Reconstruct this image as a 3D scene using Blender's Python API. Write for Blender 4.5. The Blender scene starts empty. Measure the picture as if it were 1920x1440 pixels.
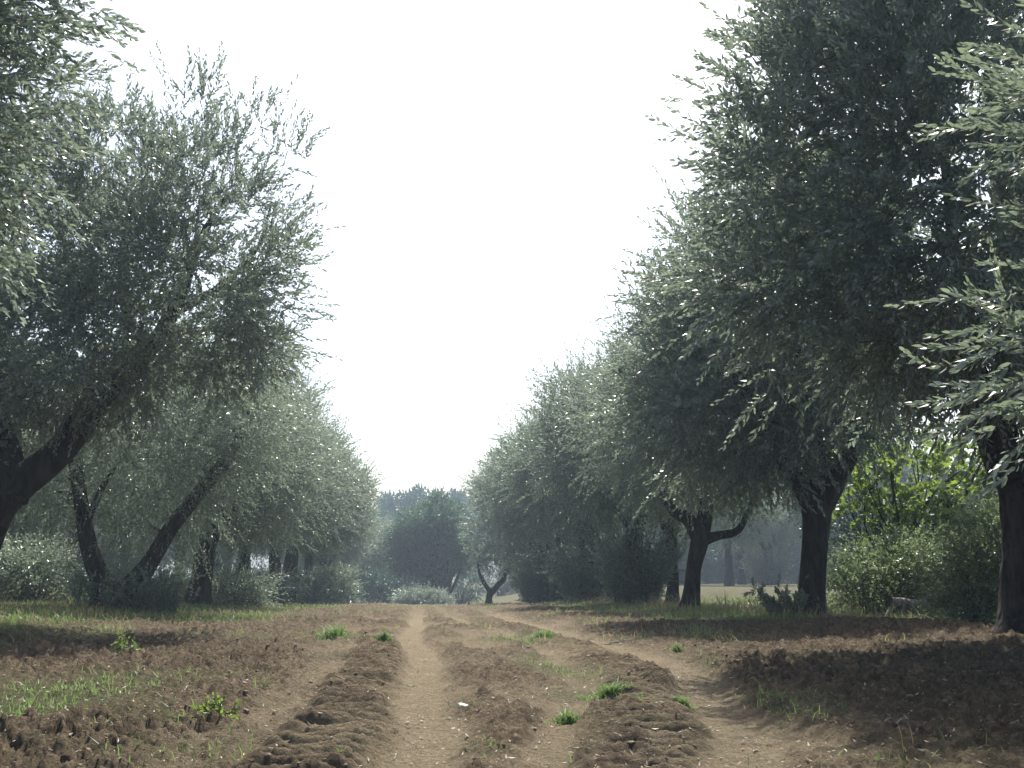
import bpy, math, random
import numpy as np
from mathutils import Vector, Matrix

S = bpy.context.scene
C = S.collection
PI = math.pi
rng = np.random.default_rng(7)

# ------------------------------------------------------------------ camera
F = 2000.0                      # focal length in pixels of a 1920 wide picture
CAMZ = 0.70
PITCH = math.atan(350 / F)
YAW = math.atan(175 / F * math.cos(PITCH))
cam_d = bpy.data.cameras.new('camera')
cam = bpy.data.objects.new('camera', cam_d); C.objects.link(cam)
cam_d.sensor_width = 36.0
cam_d.lens = 36.0 * F / 1920
cam_d.clip_start = 0.05
cam_d.clip_end = 3000
cam.location = (0, 0, CAMZ)
cam.rotation_euler = (PI / 2 + PITCH, 0, -YAW)
S.camera = cam
FWD = np.array((math.sin(YAW) * math.cos(PITCH), math.cos(YAW) * math.cos(PITCH), math.sin(PITCH)))
RGT = np.array((math.cos(YAW), -math.sin(YAW), 0.0))
UPV = np.cross(RGT, FWD)

# ------------------------------------------------------------------ sky, sun, exposure
SUN_EL, SUN_AZ = 57.0, 15.0     # degrees; azimuth measured from +Y towards +X
w = bpy.data.worlds.new('World'); S.world = w; w.use_nodes = True
nt = w.node_tree
sky = nt.nodes.new('ShaderNodeTexSky'); sky.sky_type = 'NISHITA'; sky.sun_disc = False
sky.sun_elevation = math.radians(SUN_EL); sky.sun_rotation = math.radians(SUN_AZ)
sky.air_density = 1.0; sky.dust_density = 4.0; sky.ozone_density = 1.0; sky.altitude = 50
bg = nt.nodes['Background']; bg.inputs['Strength'].default_value = 0.125
nt.links.new(sky.outputs['Color'], bg.inputs['Color'])
sl = bpy.data.lights.new('sun', 'SUN'); sl.energy = 5.0; sl.angle = math.radians(0.6); sl.color = (1.0, 0.95, 0.87)
so = bpy.data.objects.new('sun', sl); C.objects.link(so)
az, el = math.radians(SUN_AZ), math.radians(SUN_EL)
sdir = Vector((math.sin(az) * math.cos(el), math.cos(az) * math.cos(el), math.sin(el)))
so.rotation_euler = sdir.to_track_quat('Z', 'Y').to_euler()
so.location = sdir * 60
S.view_settings.view_transform = 'Standard'; S.view_settings.look = 'None'
S.view_settings.gamma = 1.0; S.view_settings.use_curve_mapping = False
S.view_settings.exposure = 1.02

# ------------------------------------------------------------------ helpers
def at(px, py, Y):
    """world point seen at photograph pixel (px,py) whose world Y is Y"""
    d = FWD * F + RGT * (px - 960) + UPV * (720 - py)
    t = Y / d[1]
    return np.array((d[0] * t, Y, CAMZ + d[2] * t))

def nrm(v):
    return v / np.maximum(np.linalg.norm(v, axis=-1, keepdims=True), 1e-9)

def hash2(ix, iy, s):
    h = (ix.astype(np.int64) * 374761393 + iy.astype(np.int64) * 668265263 + s * 1274126177) & 0x7fffffff
    h = ((h ^ (h >> 13)) * 1103515245) & 0x7fffffff
    h = ((h ^ (h >> 16)) * 69069) & 0x7fffffff
    return (h & 0xffffff) / float(0xffffff)

def vnoise(x, y, s=0):
    ix, iy = np.floor(x), np.floor(y)
    fx, fy = x - ix, y - iy
    ux, uy = fx * fx * (3 - 2 * fx), fy * fy * (3 - 2 * fy)
    a, b = hash2(ix, iy, s), hash2(ix + 1, iy, s)
    c, d = hash2(ix, iy + 1, s), hash2(ix + 1, iy + 1, s)
    return (a + (b - a) * ux) * (1 - uy) + (c + (d - c) * ux) * uy

def fbm(x, y, s=0, o=4):
    r, a, t = 0, 1.0, 0
    for k in range(o):
        r = r + a * vnoise(x * 2 ** k + 13.7 * k, y * 2 ** k - 7.1 * k, s + k); t += a; a *= 0.5
    return r / t

def clods(x, y, s):
    """rounded lumps: 1 at a lump's middle, 0 in the cracks"""
    ix, iy = np.floor(x), np.floor(y)
    best = np.full(x.shape, 9.0); rad = np.zeros(x.shape)
    for dx in (-1, 0, 1):
        for dy in (-1, 0, 1):
            cx, cy = ix + dx, iy + dy
            qx = cx + 0.15 + 0.7 * hash2(cx, cy, s); qy = cy + 0.15 + 0.7 * hash2(cx, cy, s + 5)
            d = (qx - x) ** 2 + (qy - y) ** 2
            m = d < best
            best = np.where(m, d, best); rad = np.where(m, hash2(cx, cy, s + 9), rad)
    return np.minimum(np.clip(1 - best * 2.2, 0, 1) * 1.5, 1.0) ** .8 * rad

def sstep(a, b, v):
    t = np.clip((v - a) / (b - a), 0, 1)
    return t * t * (3 - 2 * t)

# large shape of the land
def zmac(x, y):
    x = np.asarray(x, float); y = np.asarray(y, float)
    p = np.interp(y, [-20, 0, 13, 19.4, 25, 31, 38, 54, 77, 100, 150, 430],
                  [0, 0, 0.0, -.10, -.18, -.33, -.50, -1.05, -1.75, -1.7, -1.8, -2.4])
    right = np.interp(y, [-20, 0, 20, 60, 120, 430], [.05, .05, 0, -.15, -.6, -2.0])
    left = np.interp(y, [-20, 5, 12, 25, 60, 150, 430], [0, .0, .12, .25, .1, -.8, -2.2])
    wr, wl = sstep(5, 14, x), sstep(3.5, 9, -x)
    z = p * (1 - wr) * (1 - wl) + right * wr + left * wl
    z = z + 0.10 * np.exp(-((x - 5) / 1.2) ** 2) * sstep(60, 30, y) + 0.10 * np.exp(-((x + 5) / 1.4) ** 2) * sstep(60, 30, y)
    return z

def mesh_obj(name, V, faces, mats, parent=None, fmat=None, attrs=None, smooth=False):
    """faces: list of (M,k) index arrays"""
    me = bpy.data.meshes.new(name)
    V = np.asarray(V, np.float32)
    me.vertices.add(len(V)); me.vertices.foreach_set('co', V.ravel())
    tot = sum(f.size for f in faces); nf = sum(len(f) for f in faces)
    idx = np.concatenate([f.ravel() for f in faces]).astype(np.int32)
    ltot = np.concatenate([np.full(len(f), f.shape[1], np.int32) for f in faces])
    lst = np.concatenate(([0], np.cumsum(ltot)[:-1])).astype(np.int32)
    me.loops.add(tot); me.polygons.add(nf)
    me.loops.foreach_set('vertex_index', idx)
    me.polygons.foreach_set('loop_start', lst)
    me.polygons.foreach_set('loop_total', ltot)
    for m in (mats if isinstance(mats, (list, tuple)) else [mats]): me.materials.append(m)
    if fmat is not None: me.polygons.foreach_set('material_index', np.asarray(fmat, np.int32))
    me.polygons.foreach_set('use_smooth', np.full(nf, bool(smooth)))
    me.update(calc_edges=True)
    if attrs:
        for k, a in attrs.items():
            at_ = me.attributes.new(k, 'FLOAT', 'POINT'); at_.data.foreach_set('value', np.asarray(a, np.float32))
    o = bpy.data.objects.new(name, me); C.objects.link(o)
    if parent: o.parent = parent
    return o

def thing(name, label, cat, loc=(0, 0, 0), group=None):
    o = bpy.data.objects.new(name, None); C.objects.link(o)
    o.location = [float(v) for v in loc]; o.empty_display_size = 0.3
    o['label'] = label; o['category'] = cat
    if group: o['group'] = group
    return o

def tag(o, label, cat, group=None):
    o['label'] = label; o['category'] = cat
    if group: o['group'] = group
    return o

def dup(root, loc, rz, sc, label, group=None):
    r = root.copy(); C.objects.link(r); r.location = [float(v) for v in loc]; r.rotation_euler = (0, 0, rz)
    r.scale = sc if isinstance(sc, (tuple, list)) else (sc, sc, sc); r['label'] = label
    if group: r['group'] = group
    for ch in list(root.children):
        c = ch.copy(); C.objects.link(c); c.parent = r
        for g in list(ch.children):
            d = g.copy(); C.objects.link(d); d.parent = c
    return r

# tubes, many at once into one vertex soup
class Soup:
    def __init__(s): s.V = []; s.F3 = []; s.F4 = []; s.F6 = []; s.n = 0; s.T = []
    def tube(s, pts, rad, seg=8, bump=0.0, seed=0, cap=True):
        pts = np.asarray(pts, float); n = len(pts); rad = np.asarray(rad, float)
        tan = nrm(np.gradient(pts, axis=0))
        ref = np.array((0.31, 0.95, 0.05)); rings = []
        u = nrm(np.cross(tan[0], ref))
        for i in range(n):
            u = nrm(u - tan[i] * np.dot(u, tan[i])); v = np.cross(tan[i], u)
            a = np.linspace(0, 2 * PI, seg, endpoint=False)
            rr = rad[i] * np.ones(seg)
            if bump:
                if seg >= 12: rr = rr * (1 + .09 * np.cos(3 * a + pts[i, 2] * 1.3 + seed) + .06 * np.cos(5 * a - pts[i, 2] * 2.1) + .035 * np.cos(9 * a + pts[i, 2] * 1.2))
                rr = rr * (1 + bump * (fbm(np.cos(a) * 1.7 + 5 + seed, np.sin(a) * 1.7 + pts[i, 2] * 1.6 + seed, seed, 3) - .5) * 2
                           + bump * .5 * (vnoise(a * 3 + seed, np.full(seg, pts[i, 2] * 3.0), seed + 3) - .5))
            rings.append(pts[i] + rr[:, None] * (np.cos(a)[:, None] * u + np.sin(a)[:, None] * v))
        b = s.n; s.V.append(np.concatenate(rings)); s.n += n * seg
        k = np.arange(seg); k2 = (k + 1) % seg
        for i in range(n - 1):
            s.F4.append(np.stack((b + i * seg + k, b + i * seg + k2, b + (i + 1) * seg + k2, b + (i + 1) * seg + k), 1))
        if cap:
            s.V.append(np.array([pts[-1] + tan[-1] * rad[-1] * .5])); c = s.n; s.n += 1
            s.F3.append(np.stack((b + (n - 1) * seg + k, b + (n - 1) * seg + k2, np.full(seg, c)), 1))
    def obj(s, name, mat, parent=None, smooth=True, off=(0, 0, 0)):
        fs = []
        if s.F4: fs.append(np.concatenate(s.F4))
        if s.F3: fs.append(np.concatenate(s.F3))
        return mesh_obj(name, np.concatenate(s.V) - np.asarray(off, float), fs, mat, parent, smooth=smooth)

def smooth_path(pts, n):
    """Catmull-Rom resample of rows (x,y,z,r)"""
    P = np.asarray(pts, float)
    P = np.vstack((2 * P[0] - P[1], P, 2 * P[-1] - P[-2]))
    out = []; m = len(P) - 3
    for t in np.linspace(0, m - 1e-6, n):
        i = int(t); f = t - i; a, b, c, d = P[i:i + 4]
        out.append(.5 * (2 * b + (c - a) * f + (2 * a - 5 * b + 4 * c - d) * f * f + (3 * b - a - 3 * c + d) * f ** 3))
    return np.array(out)

# ------------------------------------------------------------------ materials
def new_mat(name):
    m = bpy.data.materials.new(name); m.use_nodes = True
    n = m.node_tree.nodes; n.clear()
    out = n.new('ShaderNodeOutputMaterial')
    return m, m.node_tree, out

def N(t, kind, **kw):
    n = t.nodes.new(kind)
    for k, v in kw.items(): setattr(n, k, v)
    return n

def ramp(t, fac, stops):
    r = N(t, 'ShaderNodeValToRGB'); e = r.color_ramp.elements
    while len(e) < len(stops): e.new(0.5)
    for i, (p, c) in enumerate(stops): e[i].position = p; e[i].color = (*c, 1)
    t.links.new(fac, r.inputs[0]); return r.outputs[0]

def mixc(t, f, a, b, mode='MIX'):
    m = N(t, 'ShaderNodeMix', data_type='RGBA', blend_type=mode)
    for s, v in ((0, f), (6, a), (7, b)):
        if hasattr(v, 'default_value') or hasattr(v, 'is_linked'): t.links.new(v, m.inputs[s])
        else: m.inputs[s].default_value = v if s == 0 else (*v, 1)
    return m.outputs[2]

def math_n(t, op, a, b=None):
    m = N(t, 'ShaderNodeMath', operation=op)
    for i, v in enumerate((a, b)):
        if v is None: continue
        if isinstance(v, (int, float)): m.inputs[i].default_value = v
        else: t.links.new(v, m.inputs[i])
    return m.outputs[0]

def leaf_mat(name, top, top2, under, trans, tfac=0.3, rough=0.38, spec=0.5):
    m, t, out = new_mat(name)
    a = N(t, 'ShaderNodeAttribute', attribute_name='tint')
    oi = N(t, 'ShaderNodeObjectInfo'); geo = N(t, 'ShaderNodeNewGeometry')
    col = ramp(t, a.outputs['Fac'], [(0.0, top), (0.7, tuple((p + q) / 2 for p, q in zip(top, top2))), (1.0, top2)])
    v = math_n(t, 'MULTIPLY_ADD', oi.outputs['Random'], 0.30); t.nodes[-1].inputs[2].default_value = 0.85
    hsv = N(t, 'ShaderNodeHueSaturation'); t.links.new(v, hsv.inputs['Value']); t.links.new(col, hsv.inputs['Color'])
    c2 = mixc(t, geo.outputs['Backfacing'], hsv.outputs[0], under)
    p = N(t, 'ShaderNodeBsdfPrincipled'); t.links.new(c2, p.inputs['Base Color'])
    p.inputs['Roughness'].default_value = rough; p.inputs['Specular IOR Level'].default_value = spec
    tr = N(t, 'ShaderNodeBsdfTranslucent'); tr.inputs[0].default_value = (*trans, 1)
    ms = N(t, 'ShaderNodeMixShader'); ms.inputs[0].default_value = tfac
    t.links.new(p.outputs[0], ms.inputs[1]); t.links.new(tr.outputs[0], ms.inputs[2])
    t.links.new(ms.outputs[0], out.inputs['Surface'])
    return m

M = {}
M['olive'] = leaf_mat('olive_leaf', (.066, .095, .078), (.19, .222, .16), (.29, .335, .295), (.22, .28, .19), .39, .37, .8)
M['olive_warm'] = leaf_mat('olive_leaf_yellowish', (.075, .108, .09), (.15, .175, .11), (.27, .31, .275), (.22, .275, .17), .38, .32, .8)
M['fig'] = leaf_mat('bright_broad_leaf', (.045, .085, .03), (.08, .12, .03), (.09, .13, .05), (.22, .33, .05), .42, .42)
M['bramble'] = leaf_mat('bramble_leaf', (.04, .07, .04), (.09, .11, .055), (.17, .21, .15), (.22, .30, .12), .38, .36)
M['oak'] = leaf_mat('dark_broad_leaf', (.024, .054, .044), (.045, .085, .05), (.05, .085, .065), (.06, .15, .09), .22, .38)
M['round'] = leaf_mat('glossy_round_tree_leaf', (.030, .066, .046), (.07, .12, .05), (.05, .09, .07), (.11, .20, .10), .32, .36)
M['grass'] = leaf_mat('grass_blade', (.08, .13, .04), (.19, .20, .08), (.09, .14, .045), (.22, .34, .10), .38, .45, .3)
M['dry'] = leaf_mat('dry_grass_blade', (.26, .21, .12), (.40, .33, .20), (.28, .23, .14), (.42, .33, .18), .35, .6, .2)
M['litter'] = leaf_mat('fallen_leaf', (.20, .15, .09), (.46, .40, .30), (.36, .32, .25), (.3, .22, .1), .15, .5, .4)

def bark_mat(name, dark, light, sc=9.0):
    m, t, out = new_mat(name)
    tc = N(t, 'ShaderNodeTexCoord'); mp = N(t, 'ShaderNodeMapping'); mp.inputs['Scale'].default_value = (1, 1, .35)
    t.links.new(tc.outputs['Object'], mp.inputs[0])
    n1 = N(t, 'ShaderNodeTexNoise'); n1.inputs['Scale'].default_value = sc; n1.inputs['Detail'].default_value = 8; n1.inputs['Roughness'].default_value = .65
    t.links.new(mp.outputs[0], n1.inputs[0])
    vo = N(t, 'ShaderNodeTexVoronoi', feature='DISTANCE_TO_EDGE'); vo.inputs['Scale'].default_value = sc * 1.6; t.links.new(mp.outputs[0], vo.inputs[0])
    c = ramp(t, n1.outputs[0], [(.40, dark), (.5, tuple((a + b) / 2 for a, b in zip(dark, light))), (.60, light)])
    p = N(t, 'ShaderNodeBsdfPrincipled'); p.inputs['Roughness'].default_value = .9; p.inputs['Specular IOR Level'].default_value = .2
    t.links.new(c, p.inputs['Base Color'])
    h = math_n(t, 'ADD', n1.outputs[0], vo.outputs[0])
    b = N(t, 'ShaderNodeBump'); b.inputs['Distance'].default_value = .04; b.inputs['Strength'].default_value = .9
    t.links.new(h, b.inputs['Height']); t.links.new(b.outputs[0], p.inputs['Normal'])
    t.links.new(p.outputs[0], out.inputs['Surface'])
    return m
M['bark'] = bark_mat('olive_bark', (.014, .012, .010), (.048, .041, .035))
M['twig'] = bark_mat('twig_bark', (.07, .065, .045), (.16, .14, .10), 20)
M['log'] = bark_mat('dead_wood', (.14, .12, .10), (.34, .31, .27), 14)

def ground_mat():
    m, t, out = new_mat('ploughed_earth')
    tc = N(t, 'ShaderNodeTexCoord')
    tr_ = N(t, 'ShaderNodeAttribute', attribute_name='track').outputs['Fac']
    gr = N(t, 'ShaderNodeAttribute', attribute_name='grassy').outputs['Fac']
    hi = N(t, 'ShaderNodeAttribute', attribute_name='lump').outputs['Fac']
    def noise(s, d=6, r=.6):
        n = N(t, 'ShaderNodeTexNoise'); n.inputs['Scale'].default_value = s; n.inputs['Detail'].default_value = d
        n.inputs['Roughness'].default_value = r; t.links.new(tc.outputs['Object'], n.inputs[0]); return n.outputs[0]
    a, b, f = noise(.9), noise(14, 8, .7), noise(70, 6, .7)
    soil = ramp(t, b, [(.32, (.032, .022, .013)), (.5, (.110, .084, .054)), (.68, (.28, .22, .148))])
    red = ramp(t, f, [(.3, (.045, .030, .018)), (.7, (.165, .118, .072))])
    soil = mixc(t, math_n(t, 'MULTIPLY', a, .6), soil, red)
    grey = ramp(t, b, [(.3, (.06, .047, .028)), (.7, (.23, .185, .115))])
    soil = mixc(t, ramp(t, a, [(.45, (0, 0, 0)), (.62, (.7, .7, .7))]), soil, grey)
    trk = ramp(t, f, [(.3, (.17, .132, .084)), (.55, (.29, .232, .150)), (.8, (.42, .35, .235))])
    trk = mixc(t, ramp(t, noise(3, 5), [(.4, (0, 0, 0)), (.65, (.6, .6, .6))]), trk, (.19, .16, .095))
    col = mixc(t, tr_, soil, trk)
    gcol = ramp(t, b, [(.3, (.045, .052, .020)), (.5, (.085, .082, .038)), (.7, (.15, .13, .065))])
    col = mixc(t, gr, col, gcol)
    p = N(t, 'ShaderNodeBsdfPrincipled'); p.inputs['Roughness'].default_value = .95; p.inputs['Specular IOR Level'].default_value = .15
    t.links.new(col, p.inputs['Base Color'])
    h = math_n(t, 'ADD', math_n(t, 'MULTIPLY', f, .5), math_n(t, 'ADD', b, noise(34, 8, .75)))
    bp = N(t, 'ShaderNodeBump'); bp.inputs['Distance'].default_value = .06; bp.inputs['Strength'].default_value = 1.0
    t.links.new(h, bp.inputs['Height']); t.links.new(bp.outputs[0], p.inputs['Normal'])
    t.links.new(p.outputs[0], out.inputs['Surface'])
    return m
M['ground'] = ground_mat()

def plain(name, col, rough=.6, sc=30, var=.25, bump=.002):
    m, t, out = new_mat(name)
    tc = N(t, 'ShaderNodeTexCoord'); n = N(t, 'ShaderNodeTexNoise'); n.inputs['Scale'].default_value = sc; n.inputs['Detail'].default_value = 6
    t.links.new(tc.outputs['Object'], n.inputs[0])
    c = ramp(t, n.outputs[0], [(.3, tuple(v * (1 - var) for v in col)), (.7, col)])
    p = N(t, 'ShaderNodeBsdfPrincipled'); p.inputs['Roughness'].default_value = rough
    t.links.new(c, p.inputs['Base Color'])
    b = N(t, 'ShaderNodeBump'); b.inputs['Distance'].default_value = bump; t.links.new(n.outputs[0], b.inputs['Height']); t.links.new(b.outputs[0], p.inputs['Normal'])
    t.links.new(p.outputs[0], out.inputs['Surface'])
    return m
M['stone'] = plain('pale_limestone', (.62, .60, .54), .85, 40, .4, .004)
M['white'] = plain('white_sheet', (.8, .82, .84), .5, 20, .08)
M['post'] = plain('weathered_post', (.30, .29, .27), .8, 30, .4)
M['soil_lump'] = plain('soil_lump', (.19, .138, .092), .95, 22, .55, .01)

# ------------------------------------------------------------------ ground
RT_Y = [0, 3.0, 4.0, 4.8, 6.0, 8.0, 9.3, 10.8, 14, 17.5, 22, 40, 80]
RT_X = [.95, 1.05, 1.20, 1.42, 1.62, 1.90, 1.90, 1.72, 1.55, 1.45, 1.4, 1.4, 1.4]
LT_Y = [0, 3.8, 4.8, 6.7, 8.75, 11.2, 14, 20, 80]
LT_X = [-.04, -.03, .03, .07, .065, -.05, .0, .0, 0]
MT_Y = [0, 3.9, 5, 7, 10.8, 14, 20, 80]
MT_X = [.37, .40, .62, 1.08, 1.12, .80, .5, .5]

def zones(x, y):
    lt = np.interp(y, LT_Y, LT_X); rt = np.interp(y, RT_Y, RT_X); mt = np.interp(y, MT_Y, MT_X)
    wob = (fbm(x * 1.2, y * 1.2, 91, 3) - .5) * .16 + (fbm(x * 9, y * 7, 92, 3) - .5) * .10
    t1 = sstep(.25, .09, np.abs(x - lt + wob))
    t2 = sstep(.28, .09, np.abs(x - rt + wob)) * .9
    t3 = sstep(.17, .06, np.abs(x - mt + wob)) * .8
    t4 = sstep(.22, .05, np.abs(x + .68 + wob)) * .35 * sstep(15, 9, y)
    fade = .35 + .65 * sstep(26, 16, y)
    lanec = sstep(1.9, 1.2, np.abs(x - .6)) * sstep(.40, .62, fbm(x * 3.1, y * 1.1, 93, 4)) * .6
    track = np.clip(np.maximum.reduce((t1, t2, t3, t4, lanec)) * fade, 0, 1)
    lug = np.maximum(sstep(.30, .16, np.abs(x + .36 + wob)) * sstep(13, 9, y), sstep(.26, .14, np.abs(x - (rt - .36) + wob)) * sstep(12, 9, y))
    lug = lug * (1 - np.maximum(t1, t2))
    lane = sstep(1.0, .6, np.abs(x - .75)) 
    # grass under and beyond the rows
    g = np.zeros_like(x)
    n = fbm(x * .55, y * .4, 33, 4)
    n2 = fbm(x * 1.5, y * .9, 57, 3)
    g = np.maximum(g, sstep(2.9, 4.2, -x + (n - .5) * 2.0) * sstep(9.5, 12.0, y + (n2 - .5) * 3) )
    g = np.maximum(g, sstep(1.6, 2.9, -x + (n - .5) * 2.2) * sstep(12.5, 15.5, y + (n2 - .5) * 2) * .9)
    g = np.maximum(g, sstep(2.8, 4.0, x + (n - .5) * 1.5) * sstep(11.8, 13.6, y + (n2 - .5) * 2.5))
    g = np.maximum(g, sstep(7.5, 9.5, np.abs(x) + (n - .5) * 2) * .9)
    g = np.maximum(g, sstep(15, 24, y) * sstep(.50, .62, n2) * .6 * (1 - track))
    g = np.maximum(g, sstep(34, 50, y) * .85)
    g = np.maximum(g, sstep(.58, .68, n2) * .5 * (1 - track) * (1 - lug) * sstep(3, 5, y))
    g = np.maximum(g, np.exp(-((x - .98) / .28) ** 2) * sstep(.46, .60, n2) * .7 * sstep(4.2, 5.5, y) * sstep(20, 12, y))
    # left foreground green patch
    g = np.maximum(g, sstep(1.5, 2.1, -x + (n2 - .5) * 1.2) * sstep(5.0, 5.5, y + (n2 - .5)) * sstep(7.4, 6.6, y + (n2 - .5)) * .9)
    return track, lug, np.clip(g, 0, 1)

def fine(x, y):
    track, lug, g = zones(x, y)
    plow = (1 - .85 * track) * (1 - .75 * g) * (1 - .85 * lug) * (.62 + .38 * sstep(.8, 1.7, np.abs(x - .75)))
    big = clods(x / .13 + .9 * fbm(x * 7, y * 7, 3), y / .13 + .9 * fbm(x * 7 + 9, y * 7, 6), 11)
    mid = clods(x / .065 + .9 * fbm(x * 13, y * 13, 4), y / .065 + .9 * fbm(x * 13, y * 13 + 5, 14), 21)
    sml = clods(x / .04, y / .04, 31)
    low = fbm(x * .8, y * .8, 41, 4) - .5
    am = .45 + .9 * fbm(x * .9, y * .9, 77, 2)
    side = sstep(.9, 1.6, np.abs(x - .75))
    h = plow * am * ((.030 + .016 * side) * big + .036 * mid + .034 * sml) + plow * .07 * low + plow * .05 * (fbm(x * 22, y * 18, 17, 3) - .5)
    h = h + (1 - track) * (.02 * fbm(x * 12, y * 12, 8, 4) + .030 * (1 - g) * (1 - .3 * lug) * (np.abs(fbm(x * 28, y * 24, 19, 3) - .5) * 2) ** .8)
    h = h - .030 * track * (1 - sstep(14, 30, y)) + .006 * fbm(x * 25, y * 25, 5, 3) * track
    ph = y / .165 + .7 * (fbm(x * 3, y * 1.5, 61, 3) - .5) + .5 * (fbm(x * 11, y * 6, 62, 2) - .5)
    wv = .5 + .5 * np.sin(ph * 2 * PI)
    h = h + lug * (.072 * wv ** 1.6 * (.5 + .8 * fbm(x * 4, y * 4, 63, 2)) - .01)
    ph2 = y / .06
    h = h + track * .004 * np.sin(ph2 * 2 * PI + 3 * fbm(x * 3, y, 5, 2))
    h = h + g * .03 * fbm(x * 6, y * 6, 71, 3)
    return h, track, g

def ground_z(x, y):
    x = np.asarray(x, float); y = np.asarray(y, float)
    return zmac(x, y) + fine(x, y)[0] * sstep(70, 40, y)

def build_ground():
    ys = [-12, -9, -6, -4, -2, -.5]
    y = .4
    while y < 58: ys.append(y); y += max(.012, y * .0037)
    while y < 430: ys.append(y); y *= 1.03
    ys = np.array(ys)
    u = np.linspace(-1, 1, 980)
    uo = np.linspace(0, 1, 48)[1:]
    halfw = .64 * (np.maximum(ys, 1.0) + 1.4)
    X = np.zeros((len(ys), len(u) + 2 * len(uo)))
    nu = len(uo)
    X[:, nu:nu + len(u)] = halfw[:, None] * u
    e = halfw[:, None]; ex = e + (285 - e) * uo[None, :] ** 2.2
    X[:, nu + len(u):] = ex; X[:, :nu] = -ex[:, ::-1]
    Y = np.repeat(ys[:, None], X.shape[1], 1)
    h, track, g = fine(X, Y)
    lim = sstep(70, 40, Y) * sstep(30, 18, np.abs(X) - .64 * np.maximum(Y, 0))
    Z = zmac(X, Y) + h * lim
    nr, nc = X.shape
    V = np.stack((X, Y, Z), -1).reshape(-1, 3)
    i = np.arange(nr * nc).reshape(nr, nc)
    Fq = np.stack((i[:-1, :-1], i[:-1, 1:], i[1:, 1:], i[1:, :-1]), -1).reshape(-1, 4)
    o = mesh_obj('ground', V, [Fq], M['ground'], smooth=True,
                 attrs={'track': track.ravel(), 'grassy': g.ravel(), 'lump': h.ravel()})
    o['kind'] = 'structure'
    return o
build_ground()

# ------------------------------------------------------------------ leaves, shoots, crowns
LEAF = {  # outline (along, across); one flat or folded polygon
    'olive': np.array([(0, 0), (.28, .5), (.72, .42), (1, 0), (.72, -.42), (.28, -.5)]),
    'quad': np.array([(0, 0), (.45, .5), (1, 0), (.45, -.5)]),
    'broad': np.array([(0, .0), (.18, .42), (.45, .5), (.8, .3), (1, 0), (.8, -.3), (.45, -.5), (.18, -.42)]),
    'lobed': np.array([(0, 0), (.05, .45), (.35, .32), (.55, .62), (.66, .26), (1, 0), (.66, -.26), (.55, -.62), (.35, -.32), (.05, -.45)]),
}

def leaves_at(base, d, side, L, W, kind, r, curl=.12):
    """base (n,3), unit d, unit side -> verts"""
    o = LEAF[kind]; nrmv = np.cross(d, side)
    n = len(base)
    V = (base[:, None, :] + o[None, :, 0, None] * L[:, None, None] * d[:, None, :]
         + o[None, :, 1, None] * W[:, None, None] * side[:, None, :]
         + (-curl * o[None, :, 0, None] ** 2 * L[:, None, None] + .35 * np.abs(o[None, :, 1, None]) * W[:, None, None]) * nrmv[:, None, :])
    return V.reshape(-1, 3), (np.arange(n)[:, None] * len(o) + np.arange(len(o))[None, :])

def shoots(start, dirs, length, K, leafL, leafW, kind, r, spread=50, bend=-.10, tintb=0.0):
    """shoots from start along dirs bearing K leaves each; returns leaf verts, faces, tint, stem pts"""
    n = len(start)
    tt = (np.arange(K) + .6) / K
    dirs = nrm(dirs)
    ref = nrm(r.normal(size=(n, 3))); u = nrm(np.cross(dirs, ref)); v = np.cross(dirs, u)
    bendv = r.normal(size=(n, 3)) * .10; bendv[:, 2] += bend
    P = start[:, None, :] + length[:, None, None] * (tt[None, :, None] * dirs[:, None, :] + (tt ** 2)[None, :, None] * bendv[:, None, :])
    tan = nrm(dirs[:, None, :] + 2 * tt[None, :, None] * bendv[:, None, :])
    k = np.arange(K)
    ang = (k // 2 % 2) * PI / 2 + (k % 2) * PI
    ang = ang[None, :] + r.normal(size=(n, K)) * .45 + r.random((n, 1)) * 6.28
    perp = np.cos(ang)[..., None] * u[:, None, :] + np.sin(ang)[..., None] * v[:, None, :]
    a = np.radians(spread) * (1 - .45 * tt[None, :]) + r.normal(size=(n, K)) * .16
    d = nrm(np.cos(a)[..., None] * tan + np.sin(a)[..., None] * perp)
    side = nrm(np.cross(perp, tan) + r.normal(size=(n, K, 3)) * .35)
    side = nrm(side - d * np.sum(side * d, -1, keepdims=True))
    Ls = leafL * (.7 + .5 * r.random((n, K))) * (1 - .35 * tt[None, :] ** 3)
    Ws = leafW * (.8 + .4 * r.random((n, K)))
    V, Fc = leaves_at(P.reshape(-1, 3), d.reshape(-1, 3), side.reshape(-1, 3), Ls.ravel(), Ws.ravel(), kind, r)
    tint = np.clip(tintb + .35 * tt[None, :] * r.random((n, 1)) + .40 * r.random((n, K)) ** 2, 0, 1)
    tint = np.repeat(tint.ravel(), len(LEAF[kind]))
    tips = start + length[:, None] * (dirs + bendv)
    mids = start + length[:, None] * (.5 * dirs + .25 * bendv)
    return V, Fc, tint, (start, mids, tips)

def stem_prisms(S3, r0, base):
    """thin three-sided stems for many shoots"""
    a, m, b = S3; n = len(a)
    d = nrm(b - a); u = nrm(np.cross(d, np.array((.2, .3, .93)))); v = np.cross(d, u)
    V = []
    for P, rr in ((a, r0), (m, r0 * .75), (b, r0 * .3)):
        for k in range(3):
            an = 2 * PI * k / 3
            V.append(P + rr * (math.cos(an) * u + math.sin(an) * v))
    V = np.stack(V, 1).reshape(-1, 3)
    i = np.arange(n)[:, None] * 9 + base
    Fs = []
    for s in (0, 3):
        for k in range(3):
            k2 = (k + 1) % 3
            Fs.append(np.concatenate((i + s + k, i + s + k2, i + s + 3 + k2, i + s + 3 + k), 1))
    return V, np.concatenate(Fs)

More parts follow.
